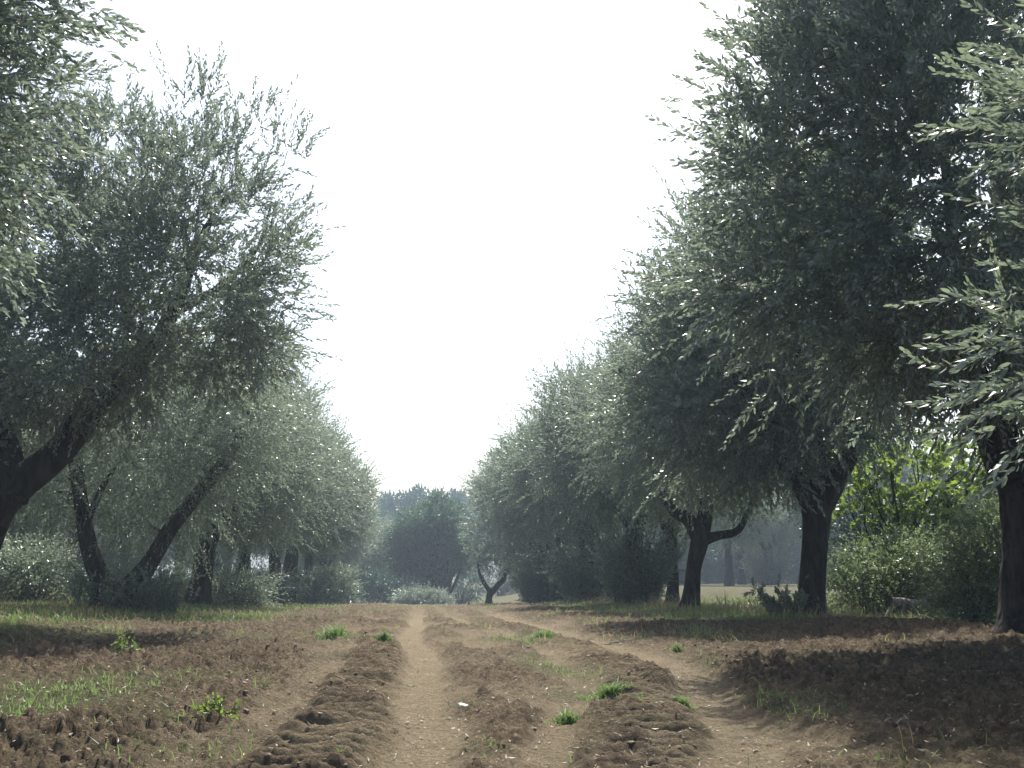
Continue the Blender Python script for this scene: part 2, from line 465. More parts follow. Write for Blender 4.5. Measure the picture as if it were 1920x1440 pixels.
def foliage_obj(name, parts, mat, off, parent=None, stem_r=.0022, stems=True):
    """parts: list of outputs of shoots(); mat = (leaf, twig)"""
    V = []; FL = []; T = []; n = 0
    for (v, f, t, s) in parts:
        V.append(v); FL.append(f + n); T.append(t); n += len(v)
    faces = list(FL); nl = sum(len(f) for f in FL); ns = 0
    if stems:
        S3 = [np.concatenate([p[3][k] for p in parts]) for k in range(3)]
        sv, sf = stem_prisms(S3, stem_r, n)
        V.append(sv); T.append(np.zeros(len(sv))); faces.append(sf); ns = len(sf)
    fm = np.concatenate((np.zeros(nl, np.int32), np.ones(ns, np.int32)))
    return mesh_obj(name, np.concatenate(V) - np.asarray(off, float), faces, [mat, M['twig']], parent, fmat=fm, attrs={'tint': np.concatenate(T)})

def sample_clumps(ells, n, r, mind=.42, inner=.35):
    E = np.array(ells, float)
    vol = E[:, 3] * E[:, 4] * E[:, 5]; p = vol / vol.sum(); out = []
    for _ in range(n * 30):
        e = E[r.choice(len(E), p=p)]
        v = r.normal(size=3); v /= np.linalg.norm(v)
        rad = (inner + (1 - inner) * r.random()) ** .5 * .92
        q = e[:3] + v * e[3:6] * rad
        if all(np.sum((q - o) ** 2) > mind ** 2 for o in out): out.append(q)
        if len(out) >= n: break
    return np.array(out)

LD = {'n': 1.5, 'w': 1.38}
def olive_tree(label, base, limbs, ells, nclump, nshoot, K=20, leafL=.066, leafW=.0135, kind='olive', seed=1,
               shootL=.42, clumpR=.42, mat='olive', group=None, name='olive_tree', bend=-.10, flare=1.5,
               suckers=None, spread=50, dirb=(0, 0, 0), cat='olive tree', twig_r=.0022, erect=.55, stems=True, tall=0.0, seg=14):
    """limbs: list of lists of (x,y,z,r) in world; limbs[0] is the trunk"""
    r = np.random.default_rng(seed)
    base = np.asarray(base, float); nshoot = int(nshoot * LD['n']); leafW = leafW * LD['w']
    root = thing(name, label, cat, base, group)
    # trunk
    tp = smooth_path(limbs[0], 26)
    h = tp[:, 2] - tp[0, 2]
    tp[:, 3] *= 1 + (flare - 1) * np.exp(-np.maximum(h, 0) / .16)
    tp[0, 2] -= .12
    s = Soup(); s.tube(tp[:, :3], tp[:, 3] * .93, seg * 2, .22, seed)
    s.obj('trunk', M['bark'], root, off=base)
    nodes = [tuple(q) + (-1,) for q in tp[12:]]
    LS = []
    for li, lm in enumerate(limbs[1:]):
        lp = smooth_path(lm, 22)
        sp = Soup(); sp.tube(lp[:, :3], lp[:, 3], seg, .16, seed + li + 1); LS.append(sp)
        nodes += [tuple(q) + (li,) for q in lp[4:]]
    if not LS: LS.append(Soup())
    nodes = [n_ if n_[4] >= 0 else n_[:4] + (0,) for n_ in nodes]
    cl = sample_clumps(ells, nclump, r, mind=clumpR * .85)
    NP = np.array(nodes)
    order = np.argsort([np.min(np.sum((NP[:, :3] - c) ** 2, 1)) for c in cl])
    for ci in order:
        c = cl[ci]
        dd = np.sum((NP[:, :3] - c) ** 2, 1) + np.where(NP[:, 2] > c[2] + .3, 1.0, 0)
        j = int(np.argmin(dd)); a = NP[j, :3]; ra = min(NP[j, 3] * .6, .045)
        L = math.sqrt(np.sum((a - c) ** 2))
        if L < .05: continue
        mid = (a + c) / 2 + r.normal(size=3) * L * .09 + np.array((0, 0, L * .06))
        pts = smooth_path([(*a, ra), (*mid, ra * .7), (*c, max(ra * .35, .006))], 8)
        LS[int(NP[j, 4])].tube(pts[:, :3], pts[:, 3], 5, 0, 0)
        NP = np.vstack((NP, np.column_stack((pts[3:], np.full(5, NP[j, 4])))))
    for sp in LS:
        if sp.n: sp.obj('limb', M['bark'], root, off=base)
    E = np.array(ells, float); cen = E[:, :3].mean(0)
    zlo, zhi = cl[:, 2].min(), cl[:, 2].max()
    per = max(1, nshoot // len(cl))
    st = np.repeat(cl, per, 0); n = len(st)
    dens = np.repeat(.35 + 1.0 * r.random(len(cl)), per)
    off = nrm(r.normal(size=(n, 3))) * (r.random((n, 1)) ** .5) * clumpR
    st = st + off
    outw = nrm(st - cen)
    rel = np.clip((st[:, 2] - zlo) / (zhi - zlo + .01), 0, 1)
    d = nrm(off) * .7 + outw * .6 + r.normal(size=(n, 3)) * .4
    d[:, 2] += erect * (rel * 1.6 - .15); d += np.array(dirb)
    ln = shootL * (.55 + .8 * r.random(n)) * (1 + tall * rel ** 2 * r.random(n) ** 2)
    keep = r.random(n) < dens
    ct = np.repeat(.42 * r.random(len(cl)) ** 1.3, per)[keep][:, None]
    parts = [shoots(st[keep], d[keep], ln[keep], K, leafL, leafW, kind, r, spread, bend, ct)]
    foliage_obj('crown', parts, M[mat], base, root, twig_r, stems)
    if suckers:
        (sx, sy, sr, sh, ns) = suckers
        a = r.random(ns) * 6.28; q = sr * r.random(ns) ** .6
        X = sx + np.cos(a) * q; Y = sy + np.sin(a) * q
        P0 = np.stack((X, Y, zmac(X, Y)), 1)
        dd = np.stack((np.cos(a) * .35, np.sin(a) * .35, np.ones(ns)), 1) + r.normal(size=(ns, 3)) * .18
        hh = sh * (.35 + .65 * r.random(ns))
        p2 = [shoots(P0, dd, hh, int(K * 1.3), leafL * .8, leafW, kind, r, 55, .0)]
        # side twigs
        m = ns * 3; ii = r.integers(0, ns, m); f = r.random((m, 1)) ** .7
        p2.append(shoots(P0[ii] + nrm(dd)[ii] * hh[ii][:, None] * f, dd[ii] + r.normal(size=(m, 3)) * .8, hh[ii] * .35, K, leafL * .8, leafW, kind, r, 55, 0))
        foliage_obj('sucker_shoots', p2, M[mat], base, root, .004)
    return root

def P4(px, py, Y, wpx):
    """limb node from a pixel, a distance and a width in pixels"""
    q = at(px, py, Y); return (q[0], q[1], q[2], wpx / 2 * Y / F)

def EL(px, py, Y, rx, ry, rz):
    q = at(px, py, Y); return (q[0], q[1], q[2], rx * Y / F, ry, rz * Y / F)

def auto_limbs(fork, r0, ells, n, r, lean=(0, 0)):
    """limbs curving up from the fork to points spread through the crown"""
    E = np.array(ells, float); c = E[0]; out = []
    for k in range(n):
        a = 2 * PI * (k + .5 * r.random()) / n
        tgt = np.array((c[0] + math.cos(a) * c[3] * .55, c[1] + math.sin(a) * c[4] * .55, c[2] + c[5] * (.1 + .5 * r.random())))
        f = np.array(fork[:3]); m1 = f + (tgt - f) * .33 + np.array((math.cos(a) * .22, math.sin(a) * .22, -.05)) + r.normal(size=3) * .08
        m2 = f + (tgt - f) * .68 + r.normal(size=3) * .12
        b = f - np.array((0, 0, .12))
        out.append([(*b, r0 * .75), (*f, r0 * .68), (*m1, r0 * .5), (*m2, r0 * .34), (*tgt, r0 * .16)])
    return out

RL, LL = 'olive trees of the right-hand row', 'olive trees of the left-hand row'

# ---- right row, nearest first ------------------------------------------------
def RX(Y, x0=5.0): return x0
def gpt(x, y): return np.array((x, y, float(zmac(x, y))))

# R0: trunk just outside the frame, its branches reach in from the right edge
b = gpt(4.6, 3.6)
e = [(4.5, 3.7, 3.9, 1.6, 1.5, 1.5), (2.62, 3.75, 2.3, .58, .5, .58), (2.75, 3.9, 2.9, .6, .6, .6), (2.6, 3.7, 1.55, .42, .5, .45), (3.2, 4.0, 2.4, .8, .7, .9)]
olive_tree('nearest olive tree, pale leafy sprays reaching in from the right edge of the photo', b,
           [[(*b, .24), (b[0] + .05, b[1], .7, .21), (b[0] - .02, b[1] + .05, 1.3, .2), (b[0], b[1], 1.6, .2)],
            [(4.6, 3.6, 1.5, .14), (4.2, 3.7, 2.0, .10), (3.6, 3.8, 2.25, .05), (2.9, 3.8, 2.4, .015)],
            [(4.6, 3.6, 1.5, .14), (4.5, 3.7, 2.4, .10), (4.2, 4.0, 3.2, .06), (3.8, 4.2, 3.8, .03)],
            [(4.6, 3.6, 1.5, .14), (4.9, 3.4, 2.4, .10), (5.1, 3.2, 3.4, .05)]],
           e, 75, 1250, 26, .060, .0112, seed=3, shootL=.36, clumpR=.26, mat='olive_warm', bend=.05, group=RL, spread=44, erect=.1, dirb=(-.9, 0, .12))
# R1
b = at(1952, 1205, 9.0); b[2] = zmac(b[0], b[1])
e = [(4.95, 8.5, 4.3, 2.4, 1.9, 2.3), (3.85, 8.4, 3.25, 1.5, 1.4, 1.3), (4.5, 8.4, 6.0, 1.8, 1.5, 1.45), (3.45, 8.3, 4.2, 1.0, 1.3, 1.25), (6.5, 8.8, 4.0, 1.6, 1.6, 1.7), (5.1, 8.7, 2.55, 1.5, 1.0, .6)]
tr = [(*b, .27), P4(1948, 1100, 9, 112), P4(1942, 1000, 9, 108), P4(1932, 900, 9, 116), P4(1915, 850, 9, 104)]
olive_tree('big dark olive tree at the right edge, black trunk under the widest crown', b,
           [tr, [P4(1912, 905, 9, 76), P4(1872, 840, 8.9, 64), P4(1830, 700, 9.2, 40), P4(1790, 480, 9.6, 26), P4(1765, 260, 9.6, 18), P4(1700, 60, 9.6, 8)],
            [P4(1930, 900, 9, 70), P4(1955, 820, 9.1, 60), P4(2010, 650, 9.4, 44), P4(2080, 400, 9.6, 24)],
            [P4(1890, 890, 9, 60), P4(1880, 780, 9.4, 50), P4(1900, 560, 10.0, 36), P4(1850, 200, 10.2, 20)],
            [P4(1862, 850, 9, 34), P4(1790, 740, 9.3, 24), P4(1660, 640, 9.5, 15), P4(1540, 560, 9.5, 8)],
            [P4(1820, 720, 9.4, 24), P4(1700, 560, 9.6, 16), P4(1580, 400, 9.6, 11), P4(1460, 260, 9.5, 6)]],
           e, 230, 6200, 19, .086, .0185, seed=5, shootL=.46, clumpR=.40, group=RL, tall=.5)
# R2
b = at(1515, 1172, 13.8); b[2] = zmac(b[0], b[1])
e = [(5.0, 14.2, 3.8, 2.15, 1.6, 1.7), (4.35, 14.1, 2.8, 1.7, 1.5, 1.05), (5.0, 13.6, 2.35, 1.3, .7, .5), (5.2, 14.3, 5.3, 1.6, 1.3, 1.3), (3.95, 14.1, 4.1, .9, 1.2, .9)]
olive_tree('olive tree with thick upright trunk and low fork, second trunk from the right edge', b,
           [[(*b, .20), P4(1520, 1100, 13.8, 48), P4(1527, 1020, 13.8, 46), P4(1530, 950, 13.8, 56), P4(1530, 920, 13.8, 52)],
            [P4(1525, 965, 13.8, 36), P4(1498, 905, 13.8, 34), P4(1460, 850, 13.7, 26), P4(1400, 740, 13.6, 24), P4(1330, 600, 13.6, 12)],
            [P4(1534, 965, 13.8, 42), P4(1566, 905, 13.8, 42), P4(1600, 840, 13.9, 30), P4(1660, 700, 14, 24), P4(1680, 520, 14, 12)],
            [P4(1528, 950, 13.8, 40), P4(1532, 860, 13.9, 34), P4(1500, 660, 14, 24), P4(1480, 480, 14, 12)]],
           e, 200, 5600, 17, .088, .0195, 'olive', seed=9, shootL=.45, clumpR=.42, group=RL, tall=.5,
           suckers=(b[0] - .2, b[1] + .1, .26, .6, 22), stems=False)
# R3
b = at(1296, 1157, 19.4); b[2] = zmac(b[0], b[1])
e = [(5.1, 19.4, 3.7, 2.0, 2.2, 1.5), (5.1, 19.4, 4.5, 1.5, 1.6, 1.1), (5.1, 19.4, 2.8, 1.9, 2.0, .8)]
olive_tree('olive tree with slim bare trunk and one limb bending right, grass at its foot', b,
           [[(*b, .15), P4(1299, 1110, 19.4, 28), P4(1303, 1060, 19.4, 28), P4(1313, 1010, 19.4, 36), P4(1316, 985, 19.4, 32)],
            [P4(1312, 1020, 19.4, 26), P4(1290, 975, 19.4, 24), P4(1262, 958, 19.4, 18), P4(1230, 900, 19.4, 12), P4(1200, 800, 19.4, 6)],
            [P4(1318, 1012, 19.4, 22), P4(1345, 1004, 19.4, 15), P4(1380, 996, 19.4, 13), P4(1400, 965, 19.4, 11), P4(1440, 880, 19.4, 7)],
            [P4(1316, 1000, 19.4, 30), P4(1325, 940, 19.4, 24), P4(1320, 850, 19.5, 16), P4(1300, 700, 19.6, 8)]],
           e, 160, 4800, 16, .080, .020, 'quad', seed=12, shootL=.50, clumpR=.55, group=RL, tall=.5, stems=False)

def generic(label, base, seed, H=6.2, rad=2.5, low=1.9, lean=(0, 0), trunk_r=.19, fork=1.7, nclump=95, nshoot=1500, K=14, leafL=.13, leafW=.030,
            group=None, name='olive_tree', mat='olive', nl=3, suckers=None, kind='quad', cat='olive tree', off=(0, 0), clumpR=.6, tall=.5, shootL=.55, erect=.55):
    r = np.random.default_rng(seed)
    b = np.asarray(base, float); x, y, z = b; low += .42; nshoot = int(nshoot * 1.5); K += 2; leafL *= .88; clumpR *= .85; fork += .2
    cx, cy = x + off[0], y + off[1]
    zm = z + (H + low) / 2
    e = [(cx, cy, zm, rad, rad, (H - low) / 2), (cx + r.normal() * .3, cy, z + low + (H - low) * .72, rad * .72, rad * .72, (H - low) * .33),
         (cx + r.normal() * .4, cy + r.normal() * .4, z + low + (H - low) * .25, rad * .85, rad * .85, (H - low) * .28)]
    fk = (x + lean[0], y + lean[1], z + fork)
    tr = [(x, y, z, trunk_r * 1.1), (x + lean[0] * .3 + r.normal() * .03, y + lean[1] * .3, z + fork * .4, trunk_r), (x + lean[0] * .7, y + lean[1] * .7, z + fork * .75, trunk_r * .92), (*fk, trunk_r * .95)]
    lm = auto_limbs(fk, trunk_r, e, nl, r)
    return olive_tree(label, b, [tr] + lm, e, nclump, nshoot, K, leafL, leafW, kind, seed, shootL, clumpR, mat, group, name,
                      flare=1.4, suckers=suckers, cat=cat, stems=False, tall=tall, seg=7, erect=erect)

# farther right-row trees: own shapes for the ones whose trunks show
b = at(1258, 1140, 26); b[2] = zmac(b[0], b[1])
generic('olive tree with short crooked trunk just left of the slim bare one', b, 21, 4.8, 2.0, 1.8, (.06, 0), .15, 1.45, group=RL, nclump=90, nshoot=1700, leafL=.11, leafW=.026)
b = gpt(5.0, 24.7)
gR4 = generic('olive tree whose trunk is hidden in a dark column of suckers', b, 22, 5.3, 2.1, 1.9, (0, 0), .22, 1.5, group=RL, nclump=110, nshoot=2300, leafL=.11, leafW=.026, off=(-.25, 0),
              suckers=(b[0], b[1], .5, 1.9, 230))
b = gpt(4.95, 31.5)
gR5 = generic('olive tree with trunk wrapped in dark climbing leaves, third dark column from the lane', b, 23, 5.5, 2.15, 2.0, (0, 0), .26, 1.6, group=RL, nclump=120, nshoot=2300, leafL=.12, leafW=.03, off=(-.25, 0),
              suckers=(b[0], b[1], .6, 2.2, 230))
b = gpt(4.9, 37.5)
gR6 = generic('tall olive tree with thin straight trunk, behind the leaf-wrapped trunks', b, 24, 5.8, 2.2, 2.2, (.05, 0), .2, 1.7, group=RL, nclump=110, nshoot=1900, leafL=.13, leafW=.035, off=(-.35, 0))
right_far = [(43.0, 5.0, 'hazy olive tree of the right row, second before the last one with the Y-shaped trunk', 6.1, gR5), (49.5, 5.5, 'hazy olive tree of the right row, just behind and right of the Y-trunked last one', 6.3, gR4)]
for i, (Y, X, lab, H, src) in enumerate(right_far):
    h0 = {gR4.name: 5.3, gR5.name: 5.5, gR6.name: 5.8}[src.name]
    dup(src, gpt(X, Y), .9 + 1.7 * i, H / h0, lab, RL)
# the last, with the Y-shaped trunk
Ye = 52.0; b = at(916, 1137, Ye); b[2] = zmac(b[0], b[1])
e = [EL(965, 965, Ye, 80, 2.2, 88), EL(935, 930, Ye, 48, 1.5, 60), EL(922, 1025, Ye, 44, 1.4, 44), EL(985, 1035, Ye, 50, 1.5, 34), EL(945, 1048, Ye, 34, 1.0, 18), EL(903, 1015, Ye, 30, 1.0, 42)]
olive_tree('last olive tree of the right row, small bare trunk forked like a Y', b,
           [[(*b, .2), P4(917, 1122, Ye, 12), P4(920, 1110, Ye, 13), P4(921, 1104, Ye, 12)],
            [P4(921, 1112, Ye, 9), P4(906, 1090, Ye, 8), P4(896, 1064, Ye, 5), P4(900, 1040, Ye, 2)],
            [P4(921, 1112, Ye, 11), P4(934, 1096, Ye, 10), P4(946, 1082, Ye, 9), P4(965, 1030, Ye, 4)]],
           e, 110, 2000, 14, .14, .038, 'quad', seed=29, shootL=.55, clumpR=.5, group=RL, stems=False, seg=6, tall=.5)

# ---- left row ------------------------------------------------------------------
b = gpt(-4.9, 6.2)
e = [(-4.6, 6.2, 4.2, 1.9, 1.7, 1.9), (-3.2, 6.0, 3.9, 1.15, 1.1, 1.45), (-2.95, 5.8, 2.95, .75, .8, .75), (-3.3, 5.8, 2.4, .6, .6, .5), (-3.3, 6.0, 5.2, 1.2, 1.2, 1.0)]
olive_tree('nearest olive tree on the left, yellow-green leaves filling the upper left corner', b,
           [[(*b, .26), (-4.85, 6.2, .8, .22), (-4.8, 6.2, 1.6, .22)],
            [(-4.8, 6.2, 1.5, .15), (-4.3, 6.1, 2.4, .11), (-3.7, 6.0, 3.2, .07), (-3.1, 5.9, 3.8, .03)],
            [(-4.8, 6.2, 1.5, .15), (-4.7, 6.3, 2.8, .11), (-4.2, 6.2, 4.2, .07), (-3.6, 6.1, 5.2, .03)],
            [(-4.8, 6.2, 1.5, .14), (-5.3, 6.2, 2.6, .10), (-5.6, 6.0, 3.9, .04)]],
           e, 190, 6000, 22, .066, .0145, seed=31, shootL=.40, clumpR=.34, mat='olive', group=LL, bend=-.12, erect=.4)
# L1, the big leaning tree
b = at(-95, 1165, 12.1); b[2] = zmac(b[0], b[1])
Yl = 12.1
e = [EL(385, 420, Yl - .2, 175, 1.6, 175), EL(330, 600, Yl, 235, 1.6, 150), EL(130, 640, Yl, 230, 1.8, 170), EL(80, 420, Yl + .3, 230, 1.7, 220),
     EL(380, 258, Yl, 75, .9, 85), EL(470, 620, Yl, 115, 1.0, 90), EL(490, 440, Yl, 85, .9, 100), EL(60, 790, Yl, 120, 1.2, 80), EL(230, 330, Yl, 120, 1.1, 120), EL(505, 300, Yl, 62, .6, 75), EL(545, 540, Yl, 50, .6, 50), EL(260, 520, Yl - 1.0, 130, .8, 110)]
olive_tree('large leaning olive tree at the left edge, thick dark trunk bending up to the right', b,
           [[(*b, .36), P4(-75, 1060, Yl, 112), P4(-36, 985, Yl, 100), P4(-6, 930, Yl, 92), P4(8, 905, Yl, 80)],
            [P4(-12, 950, Yl, 70), P4(42, 905, Yl, 60), P4(98, 862, Yl, 54), P4(150, 800, Yl, 50), P4(195, 738, Yl, 44), P4(285, 650, Yl + .2, 34), P4(335, 560, Yl + .5, 24), P4(375, 450, Yl + .7, 15), P4(430, 360, Yl + .8, 8)],
            [P4(10, 940, Yl, 80), P4(5, 860, Yl + .1, 66), P4(-30, 740, Yl + .4, 50), P4(-40, 560, Yl + .6, 34), P4(20, 380, Yl + .6, 18)],
            [P4(200, 735, Yl, 26), P4(240, 640, Yl + .4, 22), P4(230, 500, Yl + .6, 16), P4(250, 360, Yl + .5, 8)],
            [P4(330, 585, Yl + .3, 18), P4(410, 540, Yl + .5, 12), P4(480, 470, Yl + .6, 7), P4(510, 380, Yl + .6, 4)]],
           e, 235, 5600, 18, .064, .0155, seed=33, shootL=.36, clumpR=.29, group=LL, tall=.6, flare=1.3)
# L2, two stems from one dark foot
b = at(222, 1128, 17.9); b[2] = zmac(b[0], b[1])
Yl = 17.9
e = [EL(310, 820, Yl, 210, 2.2, 95), EL(450, 800, Yl, 105, 1.8, 85), EL(110, 850, Yl + .5, 150, 1.8, 110), EL(300, 945, Yl + .9, 120, 1.0, 75), EL(380, 720, Yl, 120, 1.6, 80)]
olive_tree('olive tree with two spreading stems rising in a V from one dark leafy foot', b,
           [[(*b, .34), P4(222, 1112, Yl, 80), P4(224, 1100, Yl, 60)],
            [P4(205, 1112, Yl, 40), P4(177, 1060, Yl, 30), P4(160, 985, Yl, 27), P4(146, 900, Yl, 26), P4(142, 840, Yl, 22), P4(170, 760, Yl, 12)],
            [P4(240, 1112, Yl, 44), P4(285, 1048, Yl, 28), P4(325, 985, Yl, 27), P4(380, 915, Yl, 24), P4(425, 860, Yl, 22), P4(470, 780, Yl, 12)],
            [P4(160, 985, Yl, 14), P4(200, 900, Yl + .4, 10), P4(260, 820, Yl + .5, 6)]],
           e, 170, 5200, 16, .074, .018, 'quad', seed=35, shootL=.55, clumpR=.5, group=LL, stems=False, bend=-.25, erect=.3,
           suckers=(b[0] + .15, b[1] - .1, .75, .75, 170))
# L3
b = at(372, 1098, 23.6); b[2] = zmac(b[0], b[1]); Yl = 23.6
e = [EL(480, 850, Yl, 125, 2.2, 85), EL(510, 800, Yl, 80, 1.8, 70), EL(440, 930, Yl + .5, 120, 1.6, 70), EL(400, 800, Yl, 120, 1.8, 90)]
olive_tree('dark-trunked olive tree leaning right, behind the V-stemmed one', b,
           [[(*b, .24), P4(382, 1050, Yl, 34), P4(398, 1000, Yl, 32), P4(425, 950, Yl, 36), P4(440, 920, Yl, 34)],
            [P4(430, 945, Yl, 34), P4(465, 885, Yl, 32), P4(510, 840, Yl, 22), P4(560, 790, Yl, 12)],
            [P4(425, 955, Yl, 26), P4(420, 880, Yl, 20), P4(430, 800, Yl, 12)]],
           e, 130, 4200, 15, .09, .022, 'quad', seed=37, shootL=.55, clumpR=.55, group=LL, stems=False)
b = at(458, 1128, 29.5); b[2] = zmac(b[0], b[1])
generic('olive tree with thin dark trunk, its foot screened by a leafy spray', b, 41, 4.9, 2.1, 1.5, (-.05, 0), .17, 1.6, group=LL, nclump=100, nshoot=2200, leafL=.11, leafW=.027, off=(.5, 0),
        suckers=(b[0] + .5, b[1] - .6, .7, 1.0, 150))
b = at(512, 1132, 36.0); b[2] = zmac(b[0], b[1])
gL5 = generic('olive tree with straight trunk, left one of two close dark trunks', b, 42, 5.1, 2.1, 2.0, (0, 0), .2, 1.9, group=LL, nclump=100, nshoot=1900, leafL=.12, leafW=.031, off=(.8, 0))
b = at(541, 1132, 39.5); b[2] = zmac(b[0], b[1])
generic('olive tree with thick straight trunk, right one of two close dark trunks', b, 43, 5.0, 2.1, 1.9, (.1, 0), .26, 2.1, group=LL, nclump=95, nshoot=1700, leafL=.13, leafW=.033, off=(.8, 0))
left_far = [(46.0, -4.6, 'small grey olive tree beyond the two close dark trunks', 5.1), (53.0, -4.5, 'hazy olive tree, third from the far end of the left row', 5.4),
            (60.0, -4.5, 'hazy olive tree, second from the far end of the left row', 5.2)]
for i, (Y, X, lab, H) in enumerate(left_far):
    dup((gL5, gR4, gR6)[i % 3], gpt(X, Y), 2.2 + 1.9 * i, H / (5.1, 5.3, 5.8)[i], lab, LL)
b = at(657, 1137, 66); b[2] = zmac(b[0], b[1])
e = [(b[0] + .4, 66, b[2] + 3.7, 2.4, 2.6, 1.6), (b[0] + 1.0, 66, b[2] + 2.4, 1.7, 1.9, 1.0), (b[0] - .2, 66, b[2] + 4.8, 1.5, 1.7, 1.0)]
olive_tree('last olive tree of the left row, crooked little trunk leaning right', b,
           [[(*b, .24), P4(654, 1120, 66, 14), P4(650, 1108, 66, 12)],
            [P4(650, 1110, 66, 9), P4(668, 1090, 66, 8), P4(690, 1068, 66, 7), P4(700, 1030, 66, 4)],
            [P4(650, 1112, 66, 6), P4(640, 1080, 66, 5), P4(636, 1030, 66, 3)]],
           e, 80, 1300, 14, .17, .05, 'quad', seed=47, shootL=.7, clumpR=.6, group=LL, stems=False, seg=6)

# ---- parallel rows behind, left and right -------------------------------------
g2 = 'hazy olive trees of the rows behind the left row'
k = 0
for X, Ys in ((-11, (13, 19, 25, 31, 37.5, 44, 51, 59, 68)), (-17.5, (19, 26, 33, 40, 48, 57, 68)), (-25, (30, 38, 46, 56, 68)), (-34, (42, 54, 68))):
    for Y in Ys:
        dup((gL5, gR4, gR6, gR5)[k % 4], gpt(X + rng.normal() * .4, Y + rng.normal() * .4), rng.random() * 6, (1.15, 1.1, 1.05, 1.08)[k % 4] * (.95 + .15 * rng.random()),
            'hazy blue-grey olive tree standing in the grove behind the left row', g2); k += 1
g3 = 'hazy olive trees across the clearing behind the right row'
for X, Ys in ((17, (60, 67, 75)), (23, (52, 60, 68, 76)), (30, (38, 46, 55, 64, 74)), (38, (34, 44, 56, 68)), (11, (72, 80)), (47, (50, 62))):
    for Y in Ys:
        dup((gL5, gR6, gR5)[k % 3], gpt(X + rng.normal() * .5, Y + rng.normal() * .5), rng.random() * 6, (1.15, 1.05, 1.08)[k % 3] * (.95 + .15 * rng.random()),
            'hazy blue-grey olive tree across the grassy clearing behind the right row', g3); k += 1

# ---- broad-leaved trees and bushes ---------------------------------------------
def bush(name, label, cat, base, ells, nclump, nshoot, K, L, W, kind, mat, seed, stems=5, stem_r=.03, clumpR=.3, shootL=.3, group=None, bend=-.1, erect=.3, bark='bark', spread=60, tst=False):
    """several stems from one foot, branches to every clump, leaves"""
    r = np.random.default_rng(seed); base = np.asarray(base, float)
    root = thing(name, label, cat, base, group)
    cl = sample_clumps(ells, nclump, r, mind=clumpR * .8, inner=.2)
    foot = [base + np.array((math.cos(a) * stem_r * 4, math.sin(a) * stem_r * 4, -.05)) for a in r.random(stems) * 6.28]
    s = Soup()
    for i, c in enumerate(cl):
        f = foot[i % stems]; L_ = np.linalg.norm(c - f)
        m = f + (c - f) * .45 + r.normal(size=3) * L_ * .07 + np.array((0, 0, L_ * .12))
        rr = stem_r * (1.0 if i < stems else .45)
        p = smooth_path([(*f, rr), (*m, rr * .7), (*c, rr * .25)], 9)
        s.tube(p[:, :3], p[:, 3], 6 if i < stems else 5, .1 if i < stems else 0, i)
    s.obj('stems', M[bark], root, off=base)
    per = max(1, nshoot // len(cl)); st = np.repeat(cl, per, 0); n = len(st)
    off = nrm(r.normal(size=(n, 3))) * (r.random((n, 1)) ** .5) * clumpR; st = st + off
    cen = np.array(ells)[:, :3].mean(0)
    d = nrm(off) * .7 + nrm(st - cen) * .6 + r.normal(size=(n, 3)) * .45; d[:, 2] += erect
    ln = shootL * (.5 + .8 * r.random(n))
    foliage_obj('foliage', [shoots(st, d, ln, K, L, W, kind, r, spread, bend)], M[mat], base, root, .003, tst)
    return root

# the dark round tree closing the lane
b = at(822, 1134, 64); b[2] = zmac(b[0], b[1]); Yc = 64
bush('broadleaf_tree', 'dark green round tree with several trunks closing the end of the lane', 'tree', b,
     [EL(806, 1005, Yc, 66, 2.4, 66), EL(788, 1050, Yc, 54, 2.2, 40), EL(848, 1020, Yc, 42, 2.0, 62), EL(775, 1020, Yc, 36, 1.6, 44), EL(825, 965, Yc, 44, 1.8, 30)],
     150, 4600, 14, .14, .07, 'quad', 'round', 51, 6, .13, .55, .45)
b = at(868, 1138, 70); b[2] = zmac(b[0], b[1])
bush('shrub', 'low dark shrub of bare upright stems right of the round dark tree', 'shrub', b,
     [EL(862, 1105, 70, 28, .9, 34), EL(885, 1095, 70, 20, .9, 36)], 30, 420, 10, .14, .05, 'quad', 'oak', 52, 9, .05, .4, .5)
# far blue wood
far = [('tallest far blue tree, its round top just above the dark tree', 818, 918, 125, 5.5), ('far blue tree with flat top, left of the tallest far one', 752, 928, 128, 4.6),
       ('far blue tree low beside the left row end', 716, 968, 120, 3.8), ('far blue tree touching the right row end', 866, 930, 135, 4.6)]
srcT = None
for i, (lab, px, py, Y, rad) in enumerate(far):
    p = at(px, py, Y); b = gpt(p[0], Y); H = p[2] - b[2]
    q = generic(lab, b, 60 + i, H, rad, H * .16, (0, 0), .35, H * .22, nclump=120, nshoot=2600, K=12, leafL=.26, leafW=.12, name='broadleaf_tree', mat='oak', cat='tree', clumpR=1.1, tall=0, shootL=.7, group='far blue trees beyond the lane', erect=.2)
    if i == 0: srcT, H0 = q, H
k = 0
for Y, x0, x1, st in ((105, -95, 110, 8.5), (122, -110, 130, 9.5)):
    x = x0
    while x < x1:
        px = 785 + x / Y * F
        if not (640 < px < 960):
            dup(srcT, gpt(x + rng.normal(), Y + rng.normal() * 3), rng.random() * 6, (9.0 + 2.5 * rng.random()) / H0, 'hazy far-off tree of the wood behind the grove', 'far trees of the wood around the grove')
        x += st; k += 1

for k in range(15):
    x = 19 + k * 4.2; g_ = gpt(x + rng.normal() * .6, 88 + rng.normal() * 3); g_[2] -= 2.2
    dup(srcT, g_, rng.random() * 6, (.75, .75, .62 * (.8 + .4 * rng.random())), 'hazy low tree in the thicket closing off the clearing behind the right row', 'hazy thicket trees behind the clearing')
